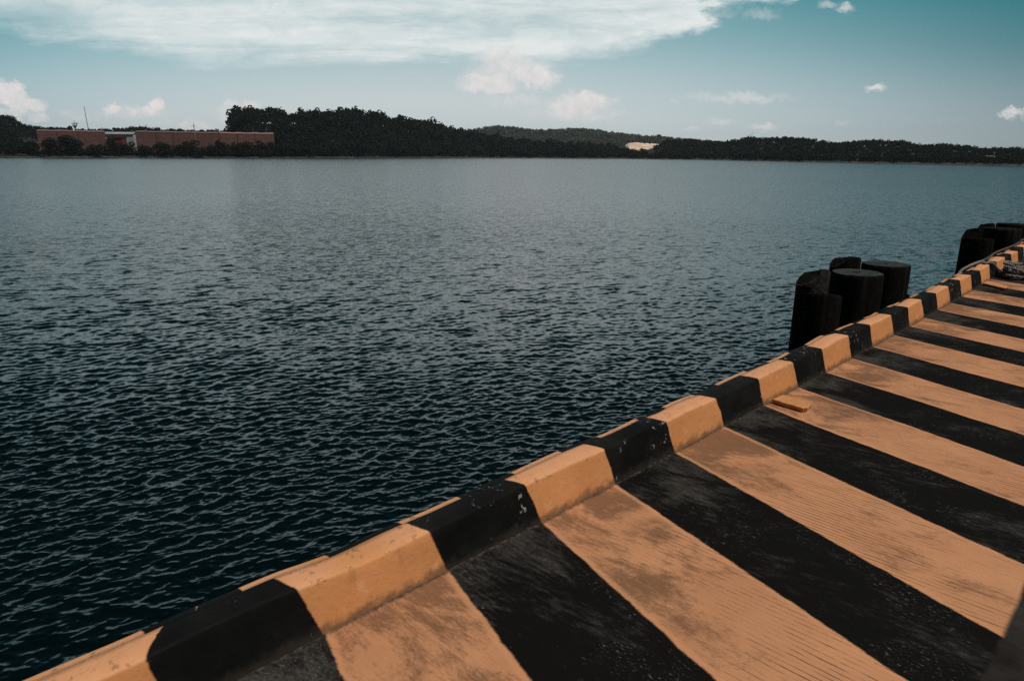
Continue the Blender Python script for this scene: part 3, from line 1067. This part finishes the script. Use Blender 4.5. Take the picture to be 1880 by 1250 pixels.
def sheet_material(col):
    m, t, b = new_mat('rusty_red_cladding')
    pos = t.node('ShaderNodeTexCoord').outputs['Object']
    n = t.noise(pos, .25, 6, .65)
    streak = t.noise(t.vscale(pos, (1, 1, .06)), .9, 5, .6)
    z = t.node('ShaderNodeSeparateXYZ', {0: pos}).outputs[2]
    seam = t.math('ABSOLUTE', t.sub(t.math('FRACT', t.mul(z, 1 / 2.9)), .5))
    c = t.mix(t.lin(n, .3, .7), tuple(x * .75 for x in col), tuple(x * 1.25 for x in col))
    c = t.mix(t.ss(streak, .5, .75, 0, .5), c, tuple(x * .55 for x in col))
    c = t.mix(t.ss(seam, .07, .02, 0, .6), c, tuple(x * .42 for x in col))
    t.put(b.inputs['Base Color'], c)
    b.inputs['Roughness'].default_value = .7
    return m


def warehouse(px0, px1, py_top, off, col, label, rimcol, seams, doors):
    c, r, a = place((px0 + px1) / 2, off)
    k = m_per_px(r)
    aL, aR = px_az(px0)[0], px_az(px1)[0]
    c, r, a = place_az((aL + aR) / 2, off)
    W = (r - 18) * math.tan((aR - aL) / 2)
    ztop = CAM[2] + r * math.tan(az_el((px0 + px1) / 2, py_top)[1])
    z0 = c[2] - 1.5
    H = ztop - z0
    rz = math.atan2(CAM[1] - c[1], CAM[0] - c[0]) + PI / 2
    root = empty('warehouse', (c[0], c[1], z0), label, 'warehouse', 'red warehouses on the far shore', rz=rz)
    m = sheet_material(col)
    md = sheet_material(tuple(x * .6 for x in col))
    D = 18.0
    MB().box(-W, W, -D, D, 0, H - .5).build('wall', m, root)
    mb = MB()
    n = 24
    V = []
    for i in range(n + 1):                                      # shallow sagging roof sheet with an eave
        x = -W - .1 + (2 * W + .2) * i / n
        s_ = .12 * math.sin(i * .9)
        V += [(x, -D - .12, H - .48), (x, -D - .12, H - .12 + s_), (x, 0, H + .9 + s_), (x, D + .6, H - .12), (x, D + .6, H - .48)]
    F = []
    for i in range(n):
        for j in range(4):
            F.append((i * 5 + j, (i + 1) * 5 + j, (i + 1) * 5 + j + 1, i * 5 + j + 1))
        F.append((i * 5 + 4, (i + 1) * 5 + 4, (i + 1) * 5, i * 5))
    F += [(0, 1, 2, 3, 4), tuple(n * 5 + j for j in (4, 3, 2, 1, 0))]
    mb.add(V, F).build('roof', simple_mat('warehouse_roof', rimcol, .7, .35, .3), root)
    for px in seams:
        x = (r - 18) * math.tan(px_az(px)[0] - a)
        MB().box(x - .28, x + .28, -D - .30, -D - .004, 0, H - .55).build('downpipe', md, root)
    for px in doors:
        x = (r - 18) * math.tan(px_az(px)[0] - a)
        MB().box(x - 2.2, x + 2.2, -D - .12, -D - .004, 0, H * .42).build('door', md, root)
    return root


warehouse(75, 199, 242, 46, (.105, .042, .036), 'leftmost long red brown warehouse, big dark trees in front of it', (.18, .085, .07), (112, 150), (132, 178))
warehouse(254, 406, 244, 52, (.105, .042, .036), 'middle long red brown warehouse behind the small ball shaped tree', (.17, .08, .066), (322, 292), (275, 345))
warehouse(407, 506, 246, 44, (.135, .053, .043), 'rightmost paler red warehouse next to the wooded hill', (.30, .17, .14), (472, 440), (425, 455))


def shed():
    c, r, a = place(223, 130)
    k = r * math.cos(a) / 1300
    rz = YAW
    zt = CAM[2] + r * math.tan(az_el(223, 243)[1])
    H = zt - c[2]
    root = empty('shed', tuple(c), 'pale grey flat shed between the leftmost and middle red warehouses', 'shed', rz=rz)
    W = 31 * k
    mw = simple_mat('pale_sheet', (.36, .38, .38), .6, .15, .2)
    MB().box(-W, W, -4, 4, 0, H * .9).build('wall', mw, root)
    mb = MB(); V = [(-W - .4, -4.6, H * .9), (W + .4, -4.6, H * .9), (W + .4, 0, H), (-W - .4, 0, H), (W + .4, 4.6, H * .9), (-W - .4, 4.6, H * .9)]
    mb.add(V + [(x, y, z + .15) for x, y, z in V], [(6, 7, 8, 9), (9, 8, 10, 11), (3, 2, 1, 0), (5, 4, 2, 3), (0, 1, 7, 6), (4, 5, 11, 10), (0, 6, 9, 3), (3, 9, 11, 5), (1, 2, 8, 7), (2, 4, 10, 8)])
    mb.build('roof', simple_mat('grey_roof', (.30, .31, .31), .6, .2, .3), root)
    MB().box(-W * .55, -W * .25, -4.15, -4.01, 0, H * .5).build('door', simple_mat('door_grey', (.08, .08, .085), .6), root)
    # red hut in front
    c, r, a = place(219, 40)
    k = r * math.cos(a) / 1300
    zt = CAM[2] + r * math.tan(az_el(219, 251)[1]); H = zt - c[2]
    root = empty('hut', tuple(c), 'small dark red hut in front of the pale shed', 'hut', rz=rz)
    W = 13.5 * k
    MB().box(-W, W, -2.5, 2.5, 0, H * .92).build('wall', simple_mat('hut_red', (.13, .022, .024), .6, .2, .5), root)
    MB().box(-W - .3, W + .3, -2.9, 2.9, H * .92 + .003, H).build('roof', simple_mat('hut_roof', (.09, .018, .02), .6, .2, .5), root)
    MB().box(W * .1, W * .5, -2.62, -2.51, 0, H * .55).build('door', simple_mat('hut_door', (.03, .012, .012), .6), root)


shed()
MAT_STEEL = simple_mat('mast_steel', (.10, .10, .10), .6, .2, 2)


def mast(px, top, off, w, label, lean=0, lattice=True, base=None):
    c, r, a = place(px, off)
    H = CAM[2] + r * math.tan(az_el(px, top)[1]) - c[2]
    root = empty('mast', tuple(c), label, 'mast')
    k = w * m_per_px(r) / 2
    d = R0 * lean * H
    if lattice:
        mb = MB()
        cor = [(k, 0), (-k * .5, k * .87), (-k * .5, -k * .87)]
        for x, y in cor: mb.tube([(x, y, -.5), (d[0] + x * .4, d[1] + y * .4, H)], k * .22, 6)
        n = max(8, int(H / (k * 4)))
        for i in range(n):
            q0, q1 = i / n, (i + 1) / n
            for j in range(3):
                x0, y0 = cor[j]; x1, y1 = cor[(j + 1) % 3]
                s0, s1 = 1 - .6 * q0, 1 - .6 * q1
                mb.tube([(d[0] * q0 + x0 * s0, d[1] * q0 + y0 * s0, H * q0), (d[0] * q1 + x1 * s1, d[1] * q1 + y1 * s1, H * q1)], k * .12, 4)
        mb.build('lattice', MAT_STEEL, root)
    else:
        MB().tube([(0, 0, -.5), (d[0] * .5, d[1] * .5, H * .5), (d[0], d[1], H)], [k, k * .85, k * .5], 8).build('pole', MAT_STEEL, root, True)
        MB().tube([(d[0] - R0[0] * k * 4, d[1] - R0[1] * k * 4, H * .93), (d[0] + R0[0] * k * 4, d[1] + R0[1] * k * 4, H * .93)], k * .3, 6).build('crossarm', MAT_STEEL, root)
    MB().tube([(d[0], d[1], H + .002), (d[0], d[1], H * 1.06)], k * .15, 5).build('antenna', MAT_STEEL, root)


mast(170, 197, 330, 1.3, 'tall thin lattice mast rising behind the leftmost red warehouse', -.045)
mast(276, 229, 320, 1.2, 'short thin mast above the ridge behind the middle red warehouse')
mast(362, 228, 12, 2.2, 'dark pole standing on the shore before the middle red warehouse', 0, False)
mast(1824, 279, 40, 1.3, 'thin pale mast beside the small house on the right shore', 0, False)


def bare_tree(px, top, off, label):
    c, r, a = place(px, off)
    H = CAM[2] + r * math.tan(az_el(px, top)[1]) - c[2]
    k = m_per_px(r)
    root = empty('dead_tree', tuple(c), label, 'tree')
    mb = MB()
    mb.tube([(0, 0, -.5), (0, 0, H * .45), R0 * 0 + np.array([0, 0, H])], [k * 1.0, k * .8, k * .25], 6)
    for s, hh in ((-1, .80), (1, .86), (-.55, .66), (.6, .70)):
        mb.tube([(0, 0, H * .40), R0 * s * 3.2 * k + np.array([0, 0, H * .62]), R0 * s * 4.2 * k + np.array([0, 0, H * hh])], [k * .7, k * .5, k * .2], 6)
    mb.build('trunk', MAT_BARK, root, True)
    Q = crown_proto(70, 77, 'flat').reshape(-1, 3) * np.array([5 * k, 5 * k, 3 * k]) + np.array([0, 0, H * .72])
    mesh_np('twigs', Q, np.arange(len(Q)).reshape(-1, 4)[::3].copy(), MAT_LEAF, root, attrs={'tint': np.full(len(Q), .3)})


bare_tree(146, 221, 330, 'nearly bare forked tree on the ridge behind the leftmost warehouse')


def house():
    c, r, a = place(1814, 34)
    k = m_per_px(r)
    rz = math.atan2(CAM[1] - c[1], CAM[0] - c[0]) + PI / 2
    zt = CAM[2] + r * math.tan(az_el(1814, 286)[1])
    H = max(3.5, zt - c[2])
    root = empty('house', tuple(c), 'small pale blue grey house among the trees at the right end of the shore', 'house', rz=rz)
    W = 9 * k
    MB().box(-W, W, -2.5, 2.5, 0, H * .72).build('wall', simple_mat('house_wall', (.16, .20, .20), .7, .2, .6), root)
    mb = MB()
    V = [(-W - .3, -3, H * .72), (W + .3, -3, H * .72), (W + .3, 3, H * .72), (-W - .3, 3, H * .72), (-W * .8, 0, H), (W * .8, 0, H)]
    mb.add(V, [(0, 1, 5, 4), (2, 3, 4, 5), (1, 2, 5), (3, 0, 4), (3, 2, 1, 0)])
    mb.build('roof', simple_mat('house_roof', (.18, .22, .23), .6, .2, .6), root)
    for x in (-.6, .1, .6):
        MB().box(W * x, W * x + .8, -2.56, -2.51, H * .25, H * .5).build('window', simple_mat('window_dark', (.02, .025, .03), .2), root)


house()


def sand_bank():
    """bare cut of pale sand on the flank of the far hill"""
    out = [(1147, 268), (1152, 264), (1163, 261.5), (1180, 263), (1196, 264), (1212, 265), (1207, 269), (1198, 274), (1188, 279), (1172, 278), (1154, 276)]
    c0, r0, a0 = place(1180, 350)
    rows = []
    n = 48
    outer = []
    for i in range(len(out)):
        p, q = np.array(out[i]), np.array(out[(i + 1) % len(out)])
        for s in np.linspace(0, 1, 6)[:-1]: outer.append(p + (q - p) * s + rng.normal(size=2) * .35)
    outer = np.array(outer); ctr = outer.mean(0)
    V = []
    lev = [1.0, .85, .6, .3, .02]
    for l in lev:
        for p in outer:
            px, py = ctr + (p - ctr) * l
            a, e = az_el(px, py)
            back = (279 - py) / 17.0                         # the cut leans back up the slope
            r = float(shore_r(np.array([a]))[0]) + 345 + back * 60 - (6 if l < .9 else -3)
            d = az_dir(a)
            V.append((CAM[0] + d[0] * r, CAM[1] + d[1] * r, CAM[2] + r * math.tan(e) + rng.normal() * .2))
    m = len(outer); F = []
    for l in range(len(lev) - 1):
        for k in range(m):
            k2 = (k + 1) % m
            F.append((l * m + k, l * m + k2, (l + 1) * m + k2, (l + 1) * m + k))
    # back and skirt so that it is a solid mound
    base = len(V)
    for k in range(m):
        v = np.array(V[k]); d = v - CAM; d[2] = 0; d /= np.linalg.norm(d)
        V.append(tuple(v + d * 14 + np.array([0, 0, -4])))
    for k in range(m):
        k2 = (k + 1) % m
        F.append((base + k, base + k2, k2, k))
    F.append(tuple(base + k for k in range(m)))
    mt = simple_mat('pale_sand', (.80, .58, .46), .9, .2, .12)
    o = MB().add(V, F).build('sand_bank', mt, None, False)
    tag(o, 'bare pale pink sand bank showing through trees on the distant hill', 'sand bank', kind='structure')


sand_bank()


# ------------------------------------------------------------------ sky and sun
SUN_EL, SUN_AZ = R(60), R(122)                      # azimuth to the right of the view
sd = az_dir(SUN_AZ) * math.cos(SUN_EL) + np.array([0, 0, math.sin(SUN_EL)])


def build_world():
    w = bpy.data.worlds.new('World'); SC.world = w; w.use_nodes = True
    t = NT(w.node_tree)
    bg = w.node_tree.nodes['Background']
    bg.inputs['Strength'].default_value = SKY_STRENGTH
    K = 1.0 / SKY_STRENGTH
    sky = t.node('ShaderNodeTexSky', sky_type='NISHITA', sun_disc=False)
    sky.sun_elevation = SUN_EL
    sky.sun_rotation = math.atan2(sd[0], sd[1])
    sky.air_density = 1.0; sky.dust_density = 1.0; sky.ozone_density = 2.0
    gen = t.node('ShaderNodeTexCoord').outputs['Generated']
    rot = t.node('ShaderNodeMapping', {'Vector': gen, 'Rotation': (0, 0, -YAW)}).outputs[0]
    sp = t.node('ShaderNodeSeparateXYZ', {0: rot})
    x, y, z = sp.outputs
    ym = t.math('MAXIMUM', y, .12)
    u = t.math('DIVIDE', x, ym); v = t.math('DIVIDE', z, ym)
    uv = t.node('ShaderNodeCombineXYZ', {0: u, 1: v, 2: 0.0}).outputs[0]
    bw = t.node('ShaderNodeRGBToBW', {0: sky.outputs[0]}).outputs[0]
    rmp = t.node('ShaderNodeValToRGB', {0: t.lin(v, 0.0, 1.2)})
    cr = rmp.color_ramp
    cr.elements[0].position = 0; cr.elements[0].color = (.34, .47, .53, 1)
    cr.elements[1].position = 1; cr.elements[1].color = (.035, .085, .10, 1)
    for p_, c_ in ((.083, (.21, .46, .54, 1)), (.167, (.055, .42, .51, 1)), (.30, (.04, .30, .40, 1)), (.5, (.035, .15, .19, 1))):
        e_ = cr.elements.new(p_); e_.color = c_
    base = t.mulc(rmp.outputs[0], t.mul(bw, t.mul(t.ss(u, .85, .05, 1.02, 2.1), t.ss(u, -1.0, -.3, .72, 1.0))))
    # milky veil that thickens towards the horizon straight ahead
    du = t.math('ABSOLUTE', t.add(u, .14))
    veil = t.mul(t.ss(v, .30, -.02), t.ss(du, 1.05, .0))
    veil = t.add(t.mul(veil, .88), t.mul(t.ss(v, .16, -.01), .30))
    base = t.mix(t.math('MINIMUM', veil, .9), base, (.64 * K, .69 * K, .69 * K))
    # ---- high sheet of cloud
    warp = t.noise(t.vscale(uv, (3.2, 9, 1)), 1.6, 7, .62)
    warp2 = t.noise(t.vscale(uv, (2.2, 26, 1)), 1.3, 6, .6, .6)
    fc = t.node('ShaderNodeFloatCurve')
    edge = [(-400, 40), (-100, 62), (0, 76), (120, 88), (260, 100), (400, 122), (560, 122), (680, 131), (800, 122), (900, 120), (1010, 128), (1100, 120), (1180, 104), (1260, 78), (1300, 52), (1330, 24), (1400, 2), (1500, -40), (1750, -170)]

    def uvp(px, py):
        d = ray(px, py)
        f = d @ FLAT
        return (d @ R0) / f, d[2] / f
    U0_, U1_ = -1.2, 1.2
    cur = fc.mapping.curves[0]
    P = [uvp(*p) for p in edge]
    P = [((a - U0_) / (U1_ - U0_), b / .5) for a, b in P]
    P = [(0.0, P[0][1] + .15)] + P + [(1.0, 1.0)]
    while len(cur.points) < len(P): cur.points.new(.5, .5)
    for q, (a, b_) in zip(cur.points, P):
        q.location = (a, min(b_, 1.0)); q.handle_type = 'VECTOR'
    fc.mapping.update()
    un = t.noise(t.vscale(uv, (1, 2.2, 1)), 7.0, 8, .62)
    t.put(fc.inputs['Value'], t.lin(t.add(u, t.mul(t.sub(un, .5), .30)), U0_, U1_))
    vl = t.mul(fc.outputs[0], .5)
    e = t.sub(v, vl)
    e = t.add(e, t.mul(t.sub(warp, .5), .085))
    e = t.add(e, t.mul(t.sub(warp2, .5), .045))
    sheet = t.ss(e, -.004, .030)
    sheet = t.mul(sheet, t.ss(v, .46, .25))
    thick = t.lin(t.add(t.mul(warp2, .6), t.add(t.mul(t.noise(t.vscale(uv, (1.5, 8, 1)), 1.7, 5), .4), t.mul(t.sub(t.noise(t.vscale(uv, (5, 15, 1)), 3.5, 7, .65, .8), .5), .35))), .36, .60, .40, 1.0)
    edge_b = t.ss(e, .075, .02, 0, .16)
    side = t.ss(u, -.80, -.10, .72, 1.0)
    ha, hb = uvp(40, 32)
    hole = t.node('ShaderNodeVectorMath', {0: t.node('ShaderNodeVectorMath', {0: uv, 1: (-ha, -hb, 0)}, operation='ADD').outputs[0], 1: (9.0, 52.0, 0)}, operation='MULTIPLY').outputs[0]
    hd = t.add(t.node('ShaderNodeVectorMath', {0: hole}, operation='LENGTH').outputs['Value'], t.mul(t.sub(warp, .5), 2.2))
    side = t.mul(side, t.ss(hd, 1.25, .1, 1.0, .45))
    dens = t.math('MINIMUM', t.mul(t.mul(sheet, t.add(thick, edge_b)), side), 1.0)
    col = t.mix(dens, base, (.79 * K, .83 * K, .825 * K))
    # ---- cumulus and scraps: (px, py, half width, half height, strength, softness)
    puffs = [(940, 128, 78, 30, .75, .8), (900, 150, 58, 20, .95, .5), (985, 140, 48, 18, 1.0, .45), (920, 105, 44, 18, .8, .6),
             (1066, 192, 60, 22, 1.0, .4), (1050, 206, 78, 14, .6, .7), (1080, 212, 60, 10, .6, .6), (948, 184, 60, 12, .45, .8),
             (18, 178, 40, 30, .95, .35), (48, 192, 40, 16, .95, .35), (20, 205, 60, 10, .6, .6), (70, 217, 22, 8, .8, .5), (122, 208, 14, 6, .3, .8), (150, 218, 30, 9, .3, .8),
             (208, 201, 19, 9, .9, .35), (262, 204, 36, 9, .95, .4), (292, 192, 13, 15, 1.0, .3), (268, 197, 14, 9, .9, .4), (240, 212, 70, 7, .35, .8),
             (424, 192, 14, 8, .7, .5), (458, 194, 18, 8, .85, .4), (440, 210, 36, 18, .55, .7), (350, 230, 24, 10, .75, .5), (372, 234, 26, 8, .6, .6), (300, 225, 26, 7, .3, .8),
             (1365, 181, 82, 9, .55, .8), (1310, 178, 60, 7, .3, .8), (1608, 162, 20, 5.5, .85, .5), (1860, 208, 21, 11, .9, .45), (1402, 234, 25, 6.5, .75, .5), (1322, 225, 24, 7, .45, .7), (1272, 237, 16, 4.5, .4, .7),
             (1518, 9, 16, 6, .5, .6), (1552, 17, 18, 8, .6, .6), (1398, 28, 30, 12, .3, .8), (1320, 26, 40, 8, .25, .9), (1548, 226, 14, 6, .25, .8), (1238, 187, 10, 4, .3, .7)]
    wv = t.noise(t.vscale(uv, (1, 1.35, 1)), 26, 6, .62, out=1)
    wv = t.node('ShaderNodeVectorMath', {0: wv, 1: (.5, .5, .5)}, operation='SUBTRACT').outputs[0]
    wv2 = t.noise(t.vscale(uv, (1, 1.3, 1)), 75, 5, .62, out=1)
    wv2 = t.node('ShaderNodeVectorMath', {0: wv2, 1: (.5, .5, .5)}, operation='SUBTRACT').outputs[0]
    wb = t.noise(uv, 60, 5, .6)
    acc = None
    for px, py, hw, hh, st, so in puffs:
        a, b_ = uvp(px, py)
        ru, rv = hw / 1300, hh / 1300
        c = t.node('ShaderNodeVectorMath', {0: uv, 1: (-a, -b_, 0)}, operation='ADD').outputs[0]
        k = t.node('ShaderNodeVectorMath', {0: wv if hh > 12 else wv2}, operation='SCALE'); k.inputs['Scale'].default_value = min(.11, rv * 3.2) if hh > 12 else min(.05, rv * 4.0)
        c = t.node('ShaderNodeVectorMath', {0: c, 1: k.outputs[0]}, operation='ADD').outputs[0]
        c = t.vscale(c, (1 / ru, 1 / rv, 0))
        d = t.node('ShaderNodeVectorMath', {0: c}, operation='LENGTH').outputs['Value']
        if hh <= 12: so = min(.95, so + .3)
        mk = t.ss(d, 1.0 + so * .45, 1.0 - so, 0.0, st)
        acc = mk if acc is None else t.math('MAXIMUM', acc, mk)
    pc = t.mix(t.lin(wb, .35, .65), (.70 * K, .70 * K, .70 * K), (.84 * K, .80 * K, .785 * K))
    col = t.mix(acc, col, pc)
    # below the horizon: dim water colour
    col = t.mix(t.ss(z, -.02, -.10), col, (.05 * K, .07 * K, .075 * K))
    t.put(bg.inputs['Color'], col)


SKY_STRENGTH = .10
SKY_TINT = (.62, 1.0, .92)
build_world()

L = bpy.data.lights.new('sun', 'SUN'); L.energy = 3.0; L.angle = R(.6); L.color = (1, .95, .88)
so_ = bpy.data.objects.new('sun', L); COL.objects.link(so_)
import mathutils
so_.rotation_euler = mathutils.Vector(-sd).to_track_quat('-Z', 'Y').to_euler()
so_.location = (0, 0, 30)

# ------------------------------------------------------------------ haze between here and the far hills
def build_haze():
    mb = MB().box(-3400, 3400, -3400, 3400, WATER_Z - 3, HAZE_TOP)
    m = bpy.data.materials.new('thin_haze'); m.use_nodes = True
    nt = m.node_tree
    nt.nodes.remove(nt.nodes['Principled BSDF'])
    v = nt.nodes.new('ShaderNodeVolumePrincipled')
    v.inputs['Color'].default_value = (.80, .90, .95, 1)
    v.inputs['Density'].default_value = HAZE
    v.inputs['Anisotropy'].default_value = .3
    nt.links.new(v.outputs[0], nt.nodes['Material Output'].inputs['Volume'])
    tag(mb.build('haze', m), 'thin pale air over the water', 'haze', kind='stuff')


HAZE = .00009
HAZE_TOP = 110
build_haze()

# ------------------------------------------------------------------ camera
cd = bpy.data.cameras.new('camera'); cam = bpy.data.objects.new('camera', cd); COL.objects.link(cam)
cd.sensor_width = 36; cd.lens = 36 * FPX / 1880
cd.clip_start = .05; cd.clip_end = 20000
M = mathutils.Matrix(((RT[0], UP[0], -FW[0], CAM[0]), (RT[1], UP[1], -FW[1], CAM[1]), (RT[2], UP[2], -FW[2], CAM[2]), (0, 0, 0, 1)))
cam.matrix_world = M
SC.camera = cam
SC.view_settings.view_transform = 'Standard'; SC.view_settings.look = 'None'
SC.view_settings.exposure = 0; SC.view_settings.gamma = 1
SC.render.engine = 'CYCLES'
SC.cycles.max_bounces = 6; SC.cycles.diffuse_bounces = 3; SC.cycles.glossy_bounces = 3
SC.cycles.use_denoising = False
SC.cycles.sample_clamp_direct = 6; SC.cycles.sample_clamp_indirect = 4
SC.cycles.volume_bounces = 0
